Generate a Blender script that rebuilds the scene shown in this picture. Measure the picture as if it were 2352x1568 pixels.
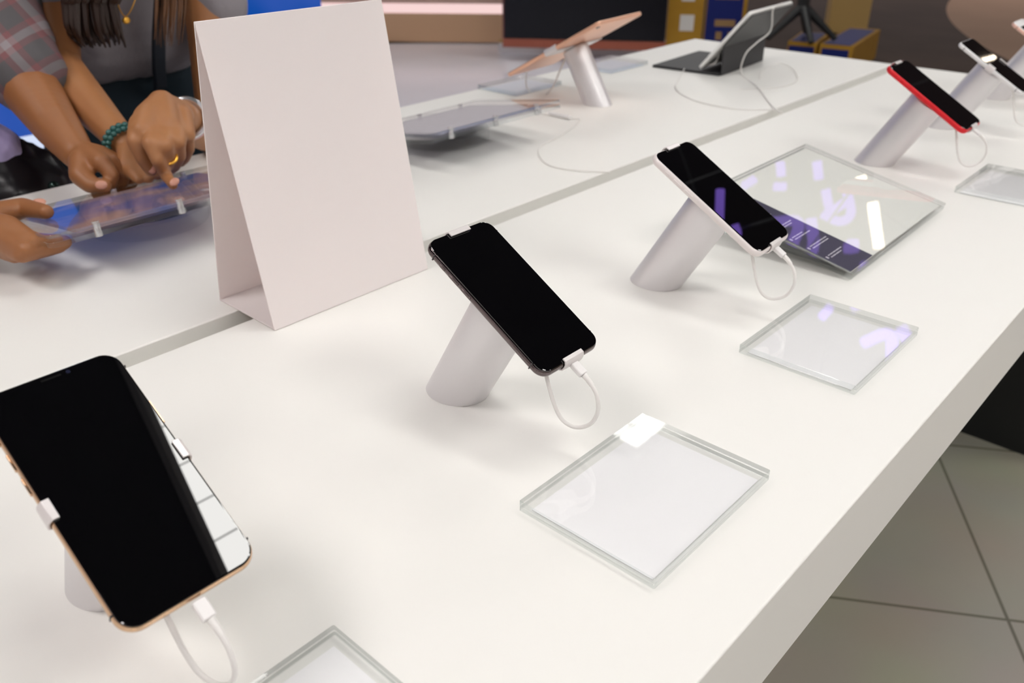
import bpy, bmesh, math, random
from mathutils import Vector, Matrix
random.seed(7)
for o in list(bpy.data.objects): bpy.data.objects.remove(o)
sc = bpy.context.scene
col = sc.collection
PI = math.pi
T = 0.87                                    # height of the table tops
# ---------------------------------------------------------------- camera
CAMR = Matrix(((0.67377514, -0.73893449, -0.00169473), (0.3539921, 0.32076216, 0.87852219), (-0.64862674, -0.59252633, 0.47769854)))
CAMP = Vector((0, 0, T + 0.4036))
FPX = 1961.4
cd = bpy.data.cameras.new('camera'); cam = bpy.data.objects.new('camera', cd); col.objects.link(cam)
cam.matrix_world = Matrix.Translation(CAMP) @ CAMR.transposed().to_4x4()
cd.sensor_width = 36; cd.lens = FPX / 2352 * 36; cd.clip_start = 0.02
cd.dof.use_dof = True; cd.dof.aperture_fstop = 8.5
cd.dof.focus_distance = (Vector((.448, .40, T + .114)) - CAMP).dot(-CAMR[2])
sc.camera = cam
# ---------------------------------------------------------------- world, exposure
w = bpy.data.worlds.new('world'); sc.world = w; w.use_nodes = True
w.node_tree.nodes['Background'].inputs[0].default_value = (1.0, .90, .90, 1)
w.node_tree.nodes['Background'].inputs[1].default_value = .80
vs = sc.view_settings; vs.view_transform = 'Standard'; vs.look = 'None'; vs.gamma = 1; vs.use_curve_mapping = False
vs.exposure = -0.45
PANEL = 18.0                                # radiance of the ceiling light diffusers

# ---------------------------------------------------------------- helpers
def ray(px, py):
    return (CAMR.transposed() @ Vector((px - 1176, 784 - py, -FPX))).normalized()
def onz(px, py, z=0.0):                     # point on the level z above the table top
    d = ray(px, py); return CAMP + d * ((T + z - CAMP.z) / d.z)
def ony(px, py, Y):
    d = ray(px, py); return CAMP + d * (Y / d.y)
def onplane(px, py, P0, n):
    d = ray(px, py); return CAMP + d * ((P0 - CAMP).dot(n) / d.dot(n))

MATS = {}
def mat(name, colr, rough=.5, metal=0, spec=.5, emit=None, es=0, sss=0, coat=0, bump=None, noise=None):
    if name in MATS: return MATS[name]
    m = bpy.data.materials.new(name); m.use_nodes = True; nt = m.node_tree; b = nt.nodes['Principled BSDF']
    b.inputs['Base Color'].default_value = (*colr, 1); b.inputs['Roughness'].default_value = rough
    b.inputs['Metallic'].default_value = metal; b.inputs['Specular IOR Level'].default_value = spec
    b.inputs['Coat Weight'].default_value = coat
    if emit: b.inputs['Emission Color'].default_value = (*emit, 1); b.inputs['Emission Strength'].default_value = es
    if sss: b.inputs['Subsurface Weight'].default_value = sss; b.inputs['Subsurface Radius'].default_value = (.01, .004, .002); b.inputs['Subsurface Scale'].default_value = .5
    if bump or noise:
        tc = nt.nodes.new('ShaderNodeTexCoord'); nz = nt.nodes.new('ShaderNodeTexNoise')
        nt.links.new(tc.outputs['Object'], nz.inputs['Vector']); nz.inputs['Scale'].default_value = (bump or noise)[0]
        if bump:
            bp = nt.nodes.new('ShaderNodeBump'); bp.inputs['Strength'].default_value = bump[1]; bp.inputs['Distance'].default_value = bump[2]
            nt.links.new(nz.outputs['Fac'], bp.inputs['Height']); nt.links.new(bp.outputs[0], b.inputs['Normal'])
        if noise:
            mx = nt.nodes.new('ShaderNodeMix'); mx.data_type = 'RGBA'
            mx.inputs[6].default_value = (*colr, 1); mx.inputs[7].default_value = (*noise[1], 1)
            nt.links.new(nz.outputs['Fac'], mx.inputs[0]); nt.links.new(mx.outputs[2], b.inputs['Base Color'])
    MATS[name] = m; return m
def emis(name, colr, s):
    m = bpy.data.materials.new(name); m.use_nodes = True; nt = m.node_tree; nt.nodes.clear()
    e = nt.nodes.new('ShaderNodeEmission'); e.inputs[0].default_value = (*colr, 1); e.inputs[1].default_value = s
    o = nt.nodes.new('ShaderNodeOutputMaterial'); nt.links.new(e.outputs[0], o.inputs[0]); return m
def clear(name, tint=(.97, .98, .98), ior=1.49, glass=0.0, rough=.02):
    m = bpy.data.materials.new(name); m.use_nodes = True; nt = m.node_tree; nt.nodes.clear(); N = nt.nodes.new; L = nt.links.new
    tr = N('ShaderNodeBsdfTransparent'); tr.inputs[0].default_value = (*tint, 1)
    gl = N('ShaderNodeBsdfGlossy'); gl.inputs['Roughness'].default_value = rough
    fr = N('ShaderNodeFresnel'); fr.inputs[0].default_value = ior
    ge = N('ShaderNodeNewGeometry'); iv = N('ShaderNodeMath'); iv.operation = 'SUBTRACT'; iv.inputs[0].default_value = 1; L(ge.outputs['Backfacing'], iv.inputs[1])
    ml = N('ShaderNodeMath'); ml.operation = 'MULTIPLY'; L(fr.outputs[0], ml.inputs[0]); L(iv.outputs[0], ml.inputs[1])   # the outer faces mirror, the inner ones let light out
    mx = N('ShaderNodeMixShader'); L(ml.outputs[0], mx.inputs[0]); L(tr.outputs[0], mx.inputs[1]); L(gl.outputs[0], mx.inputs[2])
    out = mx
    if glass:
        g = N('ShaderNodeBsdfGlass'); g.inputs['IOR'].default_value = ior; g.inputs['Color'].default_value = (*tint, 1); g.inputs['Roughness'].default_value = rough
        m2 = N('ShaderNodeMixShader'); m2.inputs[0].default_value = glass; L(mx.outputs[0], m2.inputs[1]); L(g.outputs[0], m2.inputs[2]); out = m2
    o = N('ShaderNodeOutputMaterial'); L(out.outputs[0], o.inputs[0]); return m

def tag(o, label=None, cat=None, group=None, kind=None):
    if label: o['label'] = label
    if cat: o['category'] = cat
    if group: o['group'] = group
    if kind: o['kind'] = kind
    return o
def thing(name, label, cat, loc=(0, 0, 0), group=None, M=None):
    o = bpy.data.objects.new(name, None); col.objects.link(o); o.empty_display_size = .05
    o.matrix_world = M if M is not None else Matrix.Translation(loc)
    return tag(o, label, cat, group)
def link(name, bm, m, parent=None, smooth=True, bevel=0, seg=2, M=None):
    me = bpy.data.meshes.new(name)
    if M is not None: bmesh.ops.transform(bm, matrix=M, verts=bm.verts)
    bmesh.ops.recalc_face_normals(bm, faces=bm.faces)
    bm.to_mesh(me); bm.free()
    for mm in (m if isinstance(m, (list, tuple)) else [m]): me.materials.append(mm)
    o = bpy.data.objects.new(name, me); col.objects.link(o)
    if smooth:
        for p in me.polygons: p.use_smooth = True
        try: me.set_sharp_from_angle(angle=math.radians(35))
        except Exception: pass
    if bevel:
        b = o.modifiers.new('bevel', 'BEVEL'); b.width = bevel; b.segments = seg; b.limit_method = 'ANGLE'; b.angle_limit = .6
    if parent: o.parent = parent
    return o
def box(bm, c, s, M=None):
    r = bmesh.ops.create_cube(bm, size=1)
    A = Matrix.Translation(c) @ Matrix.Diagonal((*s, 1))
    if M is not None: A = M @ A
    bmesh.ops.transform(bm, matrix=A, verts=r['verts']); return r['verts']
def boxb(a, b):                             # box between two corners
    bm = bmesh.new(); a = Vector(a); b = Vector(b); box(bm, (a + b) / 2, [abs(b[i] - a[i]) for i in range(3)]); return bm
def catmull(P, n=8):
    P = [Vector(p) for p in P]; Q = [P[0] * 2 - P[1]] + P + [P[-1] * 2 - P[-2]]; out = []
    for i in range(1, len(Q) - 2):
        a, b, c, d = Q[i - 1:i + 3]
        for k in range(n):
            t = k / n
            out.append(.5 * ((2 * b) + (c - a) * t + (2 * a - 5 * b + 4 * c - d) * t * t + (3 * b - a - 3 * c + d) * t ** 3))
    return out + [P[-1]]
def tube(bm, P, r, n=10, flat=None):
    rs = r if isinstance(r, (list, tuple)) else [r] * len(P)
    up = Vector((0, 0, 1)); rings = []; pu = None
    for i, p in enumerate(P):
        t = (P[min(i + 1, len(P) - 1)] - P[max(i - 1, 0)]).normalized()
        u = (pu - t * pu.dot(t)) if pu else t.orthogonal()
        if u.length < 1e-6: u = t.orthogonal()
        u.normalize(); v = t.cross(u); pu = u
        rings.append([bm.verts.new(p + (u * math.cos(2 * PI * k / n) + v * math.sin(2 * PI * k / n)) * rs[i]) for k in range(n)])
    for a, b in zip(rings, rings[1:]):
        for k in range(n): bm.faces.new((a[k], a[(k + 1) % n], b[(k + 1) % n], b[k]))
    bm.faces.new(rings[0][::-1]); bm.faces.new(rings[-1]); return bm
def rrect(w, l, r, n=8):
    pts = []
    for cx, cy, a0 in ((w / 2 - r, l / 2 - r, 0), (-w / 2 + r, l / 2 - r, 90), (-w / 2 + r, -l / 2 + r, 180), (w / 2 - r, -l / 2 + r, 270)):
        for k in range(n + 1):
            a = math.radians(a0 + 90 * k / n); pts.append((cx + r * math.cos(a), cy + r * math.sin(a)))
    return pts
def slabmesh(w, l, r, prof, n=8):           # prof: (inset, z) loops from the bottom to the top
    bm = bmesh.new(); rings = []
    for ins, z in prof:
        rings.append([bm.verts.new((x, y, z)) for x, y in rrect(w - 2 * ins, l - 2 * ins, max(r - ins, .0004), n)])
    for a, b in zip(rings, rings[1:]):
        m = len(a)
        for k in range(m): bm.faces.new((a[k], a[(k + 1) % m], b[(k + 1) % m], b[k]))
    bm.faces.new(rings[0][::-1]); bm.faces.new(rings[-1]); return bm
def disc(bm, c, r, z0, z1, n=48, M=None):
    r_ = bmesh.ops.create_cone(bm, cap_ends=True, segments=n, radius1=r, radius2=r, depth=z1 - z0)
    A = Matrix.Translation((c[0], c[1], (z0 + z1) / 2))
    if M is not None: A = M @ A
    bmesh.ops.transform(bm, matrix=A, verts=r_['verts'])
def ribbon(path, width, th):                # a bent flat strip: path in (y, z), extruded along x
    bm = bmesh.new(); P = [Vector((0, p[0], p[1])) for p in path]; A = []; B = []
    for i, p in enumerate(P):
        t1 = (P[i] - P[i - 1]).normalized() if i else (P[1] - P[0]).normalized()
        t2 = (P[i + 1] - P[i]).normalized() if i < len(P) - 1 else t1
        n1 = Vector((0, -t1.z, t1.y)); n2 = Vector((0, -t2.z, t2.y)); nn = (n1 + n2).normalized(); s = th / max(nn.dot(n1), .3)
        A.append(p); B.append(p + nn * s)
    loop = A + B[::-1]
    f = []
    for x in (-width / 2, width / 2): f.append([bm.verts.new(q + Vector((x, 0, 0))) for q in loop])
    m = len(loop)
    for k in range(m): bm.faces.new((f[0][k], f[0][(k + 1) % m], f[1][(k + 1) % m], f[1][k]))
    h = len(A)
    for i in range(h - 1):
        for g in f: bm.faces.new((g[i], g[i + 1], g[m - 2 - i], g[m - 1 - i]))
    return bm

# ---------------------------------------------------------------- materials
def table_mat():
    m = mat('white_laminate', (.825, .815, .78), rough=.42, spec=.35)
    return m
M_TABLE = table_mat()
M_BLACK = mat('black_panel', (.006, .007, .008), rough=.5)
M_SCREEN = mat('black_glass', (.0015, .0015, .002), rough=.012, spec=.8)
M_SCREEN2 = mat('black_glass_soft', (.004, .003, .004), rough=.03, spec=.5)
M_ALU = mat('satin_aluminium', (.74, .72, .73), rough=.42, metal=.55, spec=.5, bump=(900, .05, .0003))
M_CLIP = mat('white_metal_clip', (.74, .70, .69), rough=.35, metal=.3)
M_PLUG = mat('white_plug', (.80, .78, .77), rough=.3)
M_CABLE = mat('white_cable', (.80, .78, .75), rough=.4)
M_PAPER = mat('card_paper', (.93, .915, .925), rough=.7)
M_ACR = clear('acrylic_face', (.998, 1, 1))
M_EDGE = clear('acrylic_edge', (.88, .90, .895), glass=.30, rough=.04)
def card_mat():
    m = mat('tent_card', (.95, .91, .905), rough=.75); nt = m.node_tree; b = nt.nodes['Principled BSDF']; o = [n for n in nt.nodes if n.type == 'OUTPUT_MATERIAL'][0]
    tl = nt.nodes.new('ShaderNodeBsdfTranslucent'); tl.inputs[0].default_value = (.95, .80, .74, 1); mx = nt.nodes.new('ShaderNodeMixShader'); mx.inputs[0].default_value = .25
    nt.links.new(b.outputs[0], mx.inputs[1]); nt.links.new(tl.outputs[0], mx.inputs[2]); nt.links.new(mx.outputs[0], o.inputs[0]); return m
M_TENT = card_mat()
M_SKIN = mat('skin', (.27, .103, .035), rough=.5, sss=.1, noise=(14, (.32, .13, .046)))
M_SKIN2 = mat('skin_light', (.40, .18, .070), rough=.5, sss=.1, noise=(14, (.33, .135, .05)))
M_NAIL = mat('nail', (.56, .27, .19), rough=.3)

# ---------------------------------------------------------------- setting: floor, ceiling
def tile_mat():
    m = bpy.data.materials.new('grey_floor_tiles'); m.use_nodes = True; nt = m.node_tree; N = nt.nodes.new; L = nt.links.new
    b = nt.nodes['Principled BSDF']; b.inputs['Roughness'].default_value = .22; b.inputs['Specular IOR Level'].default_value = .5
    tc = N('ShaderNodeTexCoord'); mp = N('ShaderNodeMapping'); mp.vector_type = 'POINT'
    mp.inputs['Rotation'].default_value = (0, 0, math.radians(58.18))
    L(tc.outputs['Object'], mp.inputs['Vector'])
    br = N('ShaderNodeTexBrick'); br.offset = 0; br.inputs['Scale'].default_value = 1; br.inputs['Brick Width'].default_value = .6; br.inputs['Row Height'].default_value = .6
    br.inputs['Mortar Size'].default_value = .0035; br.inputs['Mortar Smooth'].default_value = .1
    br.inputs['Color1'].default_value = (.41, .385, .32, 1); br.inputs['Color2'].default_value = (.43, .405, .335, 1); br.inputs['Mortar'].default_value = (.19, .18, .14, 1)
    L(mp.outputs[0], br.inputs['Vector']); 
    nz = N('ShaderNodeTexNoise'); nz.inputs['Scale'].default_value = 3; L(tc.outputs['Object'], nz.inputs['Vector'])
    mx = N('ShaderNodeMix'); mx.data_type = 'RGBA'; mx.blend_type = 'MULTIPLY'; mx.inputs[0].default_value = .25
    L(br.outputs['Color'], mx.inputs[6]); L(nz.outputs['Color'], mx.inputs[7]); L(mx.outputs[2], b.inputs['Base Color'])
    return m, mp
M_TILE, TILEMAP = tile_mat()
# anchor the grid: a grout crossing and directions measured on the floor
ca, sa = math.cos(math.radians(58.18)), math.sin(math.radians(58.18))
P1 = onz(1909, 1371, -T); P2 = onz(2158, 1053, -T)
# mapping rotates the point by +58.18 deg: grout lines run along the mapped x and y axes
def mapped(p): return (ca * p.x - sa * p.y, sa * p.x + ca * p.y)
TILEMAP.inputs['Location'].default_value = (-(mapped(P2)[0]), -(mapped(P1)[1]), 0)
def poly(pts, z0, z1):
    bm = bmesh.new(); a = [bm.verts.new((x, y, z0)) for x, y in pts]; b = [bm.verts.new((x, y, z1)) for x, y in pts]
    bm.faces.new(a[::-1]); bm.faces.new(b)
    for k in range(len(a)): bm.faces.new((a[k], a[(k + 1) % len(a)], b[(k + 1) % len(a)], b[k]))
    return bm
tag(link('floor', poly([(-6, -7), (2.9, -7), (2.9, 1.6), (-6, 1.6)], -.02, .0), M_TILE, smooth=False), kind='structure')
tag(link('floor', poly([(-6, 1.6), (2.9, 1.6), (2.9, 2.6), (6.95, 3.7), (6.95, 4.2), (5.04, 6.02), (1.5, 9.5), (-6, 9.5)], -.02, .0), mat('pale_polished_floor', (.86, .85, .92), rough=.18, noise=(2, (.78, .77, .85))), smooth=False), kind='structure')
def brown_mat():
    m = bpy.data.materials.new('brown_corridor'); m.use_nodes = True; nt = m.node_tree; N = nt.nodes.new; L = nt.links.new
    b = nt.nodes['Principled BSDF']; b.inputs['Roughness'].default_value = .5; b.inputs['Specular IOR Level'].default_value = .02
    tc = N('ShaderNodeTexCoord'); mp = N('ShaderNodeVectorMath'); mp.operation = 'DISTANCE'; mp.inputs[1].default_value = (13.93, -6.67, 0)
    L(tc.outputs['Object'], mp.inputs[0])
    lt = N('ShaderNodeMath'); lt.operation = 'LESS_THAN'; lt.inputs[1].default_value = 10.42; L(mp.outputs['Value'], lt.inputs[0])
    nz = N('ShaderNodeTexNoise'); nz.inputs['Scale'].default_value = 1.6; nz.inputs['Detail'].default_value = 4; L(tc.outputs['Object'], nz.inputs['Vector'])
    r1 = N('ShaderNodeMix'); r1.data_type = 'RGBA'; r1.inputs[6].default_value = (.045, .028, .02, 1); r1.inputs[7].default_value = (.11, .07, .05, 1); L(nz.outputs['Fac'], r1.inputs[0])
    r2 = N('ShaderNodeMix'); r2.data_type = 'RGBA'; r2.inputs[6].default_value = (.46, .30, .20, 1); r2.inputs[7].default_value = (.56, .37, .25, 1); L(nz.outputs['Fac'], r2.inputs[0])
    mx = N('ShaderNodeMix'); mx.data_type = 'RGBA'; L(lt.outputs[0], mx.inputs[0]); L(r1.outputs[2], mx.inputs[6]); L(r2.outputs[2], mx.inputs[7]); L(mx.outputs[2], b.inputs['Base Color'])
    return m
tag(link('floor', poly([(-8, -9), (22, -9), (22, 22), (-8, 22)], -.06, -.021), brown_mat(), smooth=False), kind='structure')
CZ = T + 2.25
tag(link('ceiling', poly([(-6, -6), (11, -6), (11, 8), (-6, 8)], CZ, CZ + .1), mat('dark_ceiling', (.035, .032, .035), rough=.8), smooth=False), kind='structure')

# ceiling lights: frame, diffuser and louvre grid
M_DIFF = emis('diffuser', (1.0, .985, .95), PANEL); M_LFRAME = mat('light_frame', (.6, .6, .6), rough=.4)
M_DIFFP = emis('diffuser_pink', (1.0, .945, .93), PANEL)
def ceiling_light(cx, cy, w_, l_, label, diff=None):
    t = thing('ceiling_light', label, 'ceiling light', (cx, cy, CZ), 'louvred ceiling lights above the tables')
    bm = bmesh.new()
    for s in (-1, 1):
        box(bm, (s * (w_ / 2 + .01), 0, -.03), (.02, l_ + .04, .06)); box(bm, (0, s * (l_ / 2 + .01), -.03), (w_, .02, .06))
    link('frame', bm, M_LFRAME, t, smooth=False)
    bm = bmesh.new(); box(bm, (0, 0, -.015), (w_, l_, .01)); link('diffuser', bm, diff or M_DIFF, t, smooth=False)
    bm = bmesh.new(); k = 0.125
    nx, ny = int(w_ / k), int(l_ / k)
    for i in range(1, nx): box(bm, (-w_ / 2 + i * w_ / nx, 0, -.045), (.003, l_, .012))
    for j in range(1, ny): box(bm, (0, -l_ / 2 + j * l_ / ny, -.045), (w_, .003, .012))
    link('louvre', bm, M_LFRAME, t, smooth=False)
ceiling_light(1.03, .17, .38, 1.0, 'large louvred ceiling light mirrored in the nearest phone screen')
ceiling_light(3.15, .25, .5, .8, 'louvred ceiling light over the far end of the tables')
ceiling_light(.80, 2.30, .42, .34, 'small louvred ceiling light beyond the far table')
ceiling_light(3.4, 2.36, .6, .8, 'louvred ceiling light mirrored in the corner of the middle card holder')
ceiling_light(-1.0, 1.2, .8, 1.2, 'added louvred fill light to the left of the tables', M_DIFFP)  # unseen fill lamp, sized to soften the shadows
ceiling_light(.9, -1.7, 1.3, .85, 'added louvred fill light above the aisle in front of the tables')  # this aisle row is added to brighten the tent front and floor
ceiling_light(3.3, -1.7, 1.3, .85, 'added louvred fill light above the aisle, further right')
ceiling_light(-1.2, -1.2, .8, .9, 'added louvred fill light behind the left end of the tables', M_DIFFP)  # extra fill lamp, added against strong shadow contrast
ceiling_light(5.3, 2.9, 1.0, .62, 'added louvred fill light above the open floor beyond the tables')  # this lamp and the next are added to brighten the pale floor
ceiling_light(3.6, 5.2, 1.0, .62, 'added louvred fill light above the pale floor by the television')

# ---------------------------------------------------------------- tables
def table(y0, y1, label):
    c = Vector((1.1, (y0 + y1) / 2, 0)); t = thing('display_table', label, 'table', c, 'long white display tables'); M = Matrix.Translation(-c)
    link('tabletop', boxb((-.9, y0, T - .092), (2.2244, y1, T)), M_TABLE, t, bevel=.0015, M=M)
    for x0, x1 in ((2.15, 2.2), (-.85, -.8)):
        link('end_panel', boxb((x0, y0 + .02, 0), (x1, y1 - .02, T - .092)), M_BLACK, t, smooth=False, M=M)
    link('back_panel', boxb((-.8, c.y + .1, .1), (2.15, c.y + .13, T - .092)), M_BLACK, t, smooth=False, M=M)
table(.1478, .7345, 'long white display table in front, with the row of tilted phones')
table(.7638, 1.3266, 'long white display table behind the seam, with the rose gold tablet')
tag(link('cable_channel', boxb((-.9, .7345, T - .05), (2.22, .7638, T - .030)), mat('channel_grey', (.55, .54, .49), rough=.6), smooth=False), 'narrow grey channel running between the two white tables', 'cable channel')

# ---------------------------------------------------------------- phones on slanted stands
TILT = math.radians(30.16)
def frameM(x, y, z, tilt=TILT, yaw=0):      # centre of the device -> world
    return Matrix.Translation((x, y, T + z)) @ Matrix.Rotation(yaw, 4, 'Z') @ Matrix.Rotation(tilt, 4, 'X')
def body_prof(t):
    pr = []
    for k in range(9):
        a = -PI / 2 + PI * k / 8
        pr.append((t / 2 * (1 - math.cos(a)) * .8, t / 2 * math.sin(a)))
    return pr
def phone(name, label, cat, cx, cy, cz, w_, l_, t_, fm, tilt=TILT, yaw=0, r=.0105, border=.0012, front=None, face=None, home=False, band=True, group='display phones on slanted stands'):
    t = thing(name, label, cat, M=frameM(cx, cy, cz, tilt, yaw), group=group)
    link('body', slabmesh(w_, l_, r, body_prof(t_)), fm, t)
    h = t_ / 2
    if face:                                 # coloured face round a black display
        link('face', slabmesh(w_ - .002, l_ - .002, r - .001, [(0, h - .0012), (0, h + .0001), (.0005, h + .0004)]), face, t)
        link('screen', slabmesh(w_ - .008, l_ - .034, .001, [(0, h), (0, h + .0006)]), front or M_SCREEN, t, smooth=False)
        bm = bmesh.new(); disc(bm, (0, -l_ / 2 + .009), .0055, h, h + .0007, 24); link('home_button', bm, face, t)
    else:
        link('screen', slabmesh(w_ - 2 * border, l_ - 2 * border, r - border, [(0, h - .0014), (0, h + .0), (.0003, h + .0003), (.0009, h + .0005)], 12), front or M_SCREEN, t, smooth=False)
        bm = bmesh.new(); box(bm, (0, l_ / 2 - .0045, h + .00055), (.011, .0010, .0002)); link('earpiece', bm, mat('grille', (.006, .006, .006), rough=.8, spec=.1), t)
        bm = bmesh.new(); disc(bm, (.0095, l_ / 2 - .0045), .0012, h + .0004, h + .0007, 16); link('front_camera', bm, mat('lens', (.01, .012, .03), rough=.1), t)
    for yy, ln in ((.047, .006), (.033, .011), (.018, .011)):
        bm = bmesh.new(); box(bm, (-w_ / 2 - .0001, yy * l_ / .144, 0), (.0009, ln, t_ * .33)); link('side_button', bm, fm, t, bevel=.0003)
    bm = bmesh.new(); box(bm, (w_ / 2 + .0001, .03, 0), (.0009, .017, t_ * .33)); link('side_button', bm, fm, t, bevel=.0003)
    if band:
        bm = bmesh.new(); bd = mat('antenna_line', (.05, .045, .045), rough=.5)
        bm.free()
        for s in (-1, 1):
            for q in (-1, 1): bm = bmesh.new(); box(bm, (s * (w_ / 2 - .0003), q * (l_ / 2 - .0135), 0), (.0008, .0010, t_ * .8)); link('antenna_line', bm, bd, t)
    return t
def stand(label, cx, cy, cz, w_, l_, t_, mode, tilt=TILT, yaw=0, rad=.0262, clipw=.022, L=None, name='phone_stand', cat='phone stand', group='slanted aluminium stands'):
    n = Vector((0, -math.sin(tilt), math.cos(tilt))); s = (cz - (t_ / 2 + .004) * n.z) / n.z
    Rz = Matrix.Rotation(yaw, 3, 'Z'); c = Vector((cx, cy, T + cz)); base = c - (Rz @ n) * (cz / n.z)
    t = thing(name, label, cat, M=Matrix.Translation(base) @ Matrix.Rotation(yaw, 4, 'Z'), group=group)
    bm = bmesh.new(); N = 56; R = Matrix.Rotation(tilt, 3, 'X'); lo = []; hi = []; hi2 = []
    for k in range(N):
        a = 2 * PI * k / N; p = R @ Vector((rad * math.cos(a), rad * math.sin(a), 0))
        lo.append(bm.verts.new(p - n * (p.z / n.z) + Vector((0, 0, .0002)))); hi.append(bm.verts.new(p + n * (s - .001))); hi2.append(bm.verts.new(p * .96 + n * s))
    for a, b in ((lo, hi), (hi, hi2)):
        for k in range(N): bm.faces.new((a[k], a[(k + 1) % N], b[(k + 1) % N], b[k]))
    bm.faces.new(lo[::-1]); bm.faces.new(hi2)
    link('post', bm, M_ALU, t)
    LM = Matrix.Translation(n * (cz / n.z)) @ Matrix.Rotation(tilt, 4, 'X')     # device frame in stand space
    bm = bmesh.new(); disc(bm, (0, 0), rad * .7, -t_ / 2 - .0045, -t_ / 2 - .0005, 32, LM); link('mounting_plate', bm, M_CLIP, t)
    h = t_ / 2 + .0003
    if mode == 'ends': half, rots, lips = l_ / 2, (0, PI), (.0055, .0045)
    else: half, rots, lips = w_ / 2, (PI / 2, -PI / 2), (.005, .005)
    for rt, lip in zip(rots, lips):
        e = half + .0004
        path = [(rad * .5, -h - .0002), (e - .002, -h - .0002), (e - .0003, -h + .0015), (e, 0), (e - .0003, h - .0015), (e - .0018, h + .0007), (e - lip, h + .0007)]
        path = [(a, b) for a, b in path]
        link('clip', ribbon(path[::-1], clipw, .0014), M_CLIP, t, bevel=.0004, M=LM @ Matrix.Rotation(rt, 4, 'Z'))
    return t
def charge_cable(label, cx, cy, cz, l_, yaw=0, tilt=TILT, drop=.068, r=.00165, sx=1.0, name='charging_cable', group='white charging cables looping under the phones'):
    M = frameM(cx, cy, cz, tilt, yaw); e = -l_ / 2 - .0015
    t = thing(name, label, 'cable', M=M, group=group)
    link('plug', slabmesh(.0078, .012, .0014, [(0, -.0022), (0, .0022)], 4), M_PLUG, t, bevel=.0008, M=Matrix.Translation((0, e - .006, 0)))
    bm = bmesh.new(); tube(bm, [Vector((0, e - .012, 0)), Vector((.0004, e - .017, -.0006)), Vector((.0008, e - .022, -.002))], [.0024, .0022, .002], 14); link('strain_relief', bm, M_CABLE, t)
    # the loop hangs in a plane roughly upright: local +y is up the slope, local z the screen normal
    P = [(.0008, e - .020, -.0015), (.0010, e - .030, -.006), (.0005, e - .0385, -.017), (-.0012, e - .040, -.031), (-.0045, e - .033, -.042), (-.0075, e - .022, -.044), (-.0095, e - .010, -.037), (-.011, e + .004, -.024), (-.012, e + .018, -.011), (-.012, e + .030, -.0062)]
    P = [Vector((a * sx, b, c)) for a, b, c in P]
    bm = bmesh.new(); tube(bm, catmull(P, 7), r, 12); link('wire', bm, M_CABLE, t)
M_GREYF = mat('space_grey_steel', (.16, .13, .13), rough=.14, metal=1.0)
M_GOLDF = mat('gold_steel', (.62, .42, .27), rough=.16, metal=1.0)
M_WHITEF = mat('white_aluminium', (.80, .74, .72), rough=.3, metal=.1)
M_REDF = mat('red_aluminium', (.70, .012, .02), rough=.3, metal=.25)
M_SILF = mat('silver_body', (.80, .79, .79), rough=.3, metal=.35)
M_ROSEF = mat('rose_body', (.80, .50, .40), rough=.32, metal=.5)
XA, XB, XC, XD, XE, XF = .1301, .4484, .7661, 1.3843, 1.690, 2.003
PY, PZ = .4096, .1144
phone('smartphone', 'large gold-edged black phone, nearest and lowest left, with a window mirrored in it', 'phone', XA, PY, PZ, .0774, .1575, .0077, M_GOLDF, r=.0115)
stand('mostly hidden aluminium stand under the big gold-edged phone at lower left', XA, PY, PZ, .0774, .1575, .0077, 'sides', clipw=.0125)
charge_cable('white cable looping below the big gold-edged phone at lower left', XA, PY, PZ, .1575)
phone('smartphone', 'black phone with dark steel edge in the middle, next to the white tent card', 'phone', XB, PY, PZ, .0709, .1436, .0077, M_GREYF)
stand('aluminium stand under the dark steel phone in the middle', XB, PY, PZ, .0709, .1436, .0077, 'ends')
charge_cable('white cable looping below the dark steel phone in the middle', XB, PY, PZ, .1436)
phone('smartphone', 'white-bodied phone with purple lights mirrored in its black screen', 'phone', XC, PY, PZ, .0757, .1509, .0083, M_WHITEF, border=.0022, yaw=.033, r=.0115, band=False)
stand('aluminium stand under the white-bodied phone', XC, PY, PZ, .0757, .1509, .0083, 'ends', yaw=.033)
charge_cable('white cable looping below the white-bodied phone', XC, PY, PZ, .1509, yaw=.033)
phone('smartphone', 'red-edged phone with dark screen towards the upper right', 'phone', XD, PY, PZ, .0757, .1509, .0083, M_REDF, border=.0022, r=.0115, front=M_SCREEN2, band=False)
stand('aluminium stand under the red-edged phone', XD, PY, PZ, .0757, .1509, .0083, 'ends')
charge_cable('white cable looping below the red-edged phone', XD, PY, PZ, .1509)
phone('smartphone', 'slim silver-edged phone behind the red one, a lamp mirrored in it', 'phone', XE, PY, PZ, .0671, .1384, .0073, M_SILF, border=.002, r=.009, front=M_SCREEN2)
stand('aluminium stand under the silver-edged phone behind the red one', XE, PY, PZ, .0671, .1384, .0073, 'sides', clipw=.014)
charge_cable('thin white cable looping below the silver-edged phone', XE, PY, PZ, .1384)
phone('smartphone', 'rose gold phone with a white face at the far right edge', 'phone', XF, PY, PZ, .0671, .1384, .0073, M_ROSEF, r=.009, face=mat('white_face', (.82, .80, .79), rough=.2))
stand('aluminium stand under the white-faced rose gold phone, farthest of the row', XF, PY, PZ, .0671, .1384, .0073, 'sides', clipw=.014)

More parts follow.
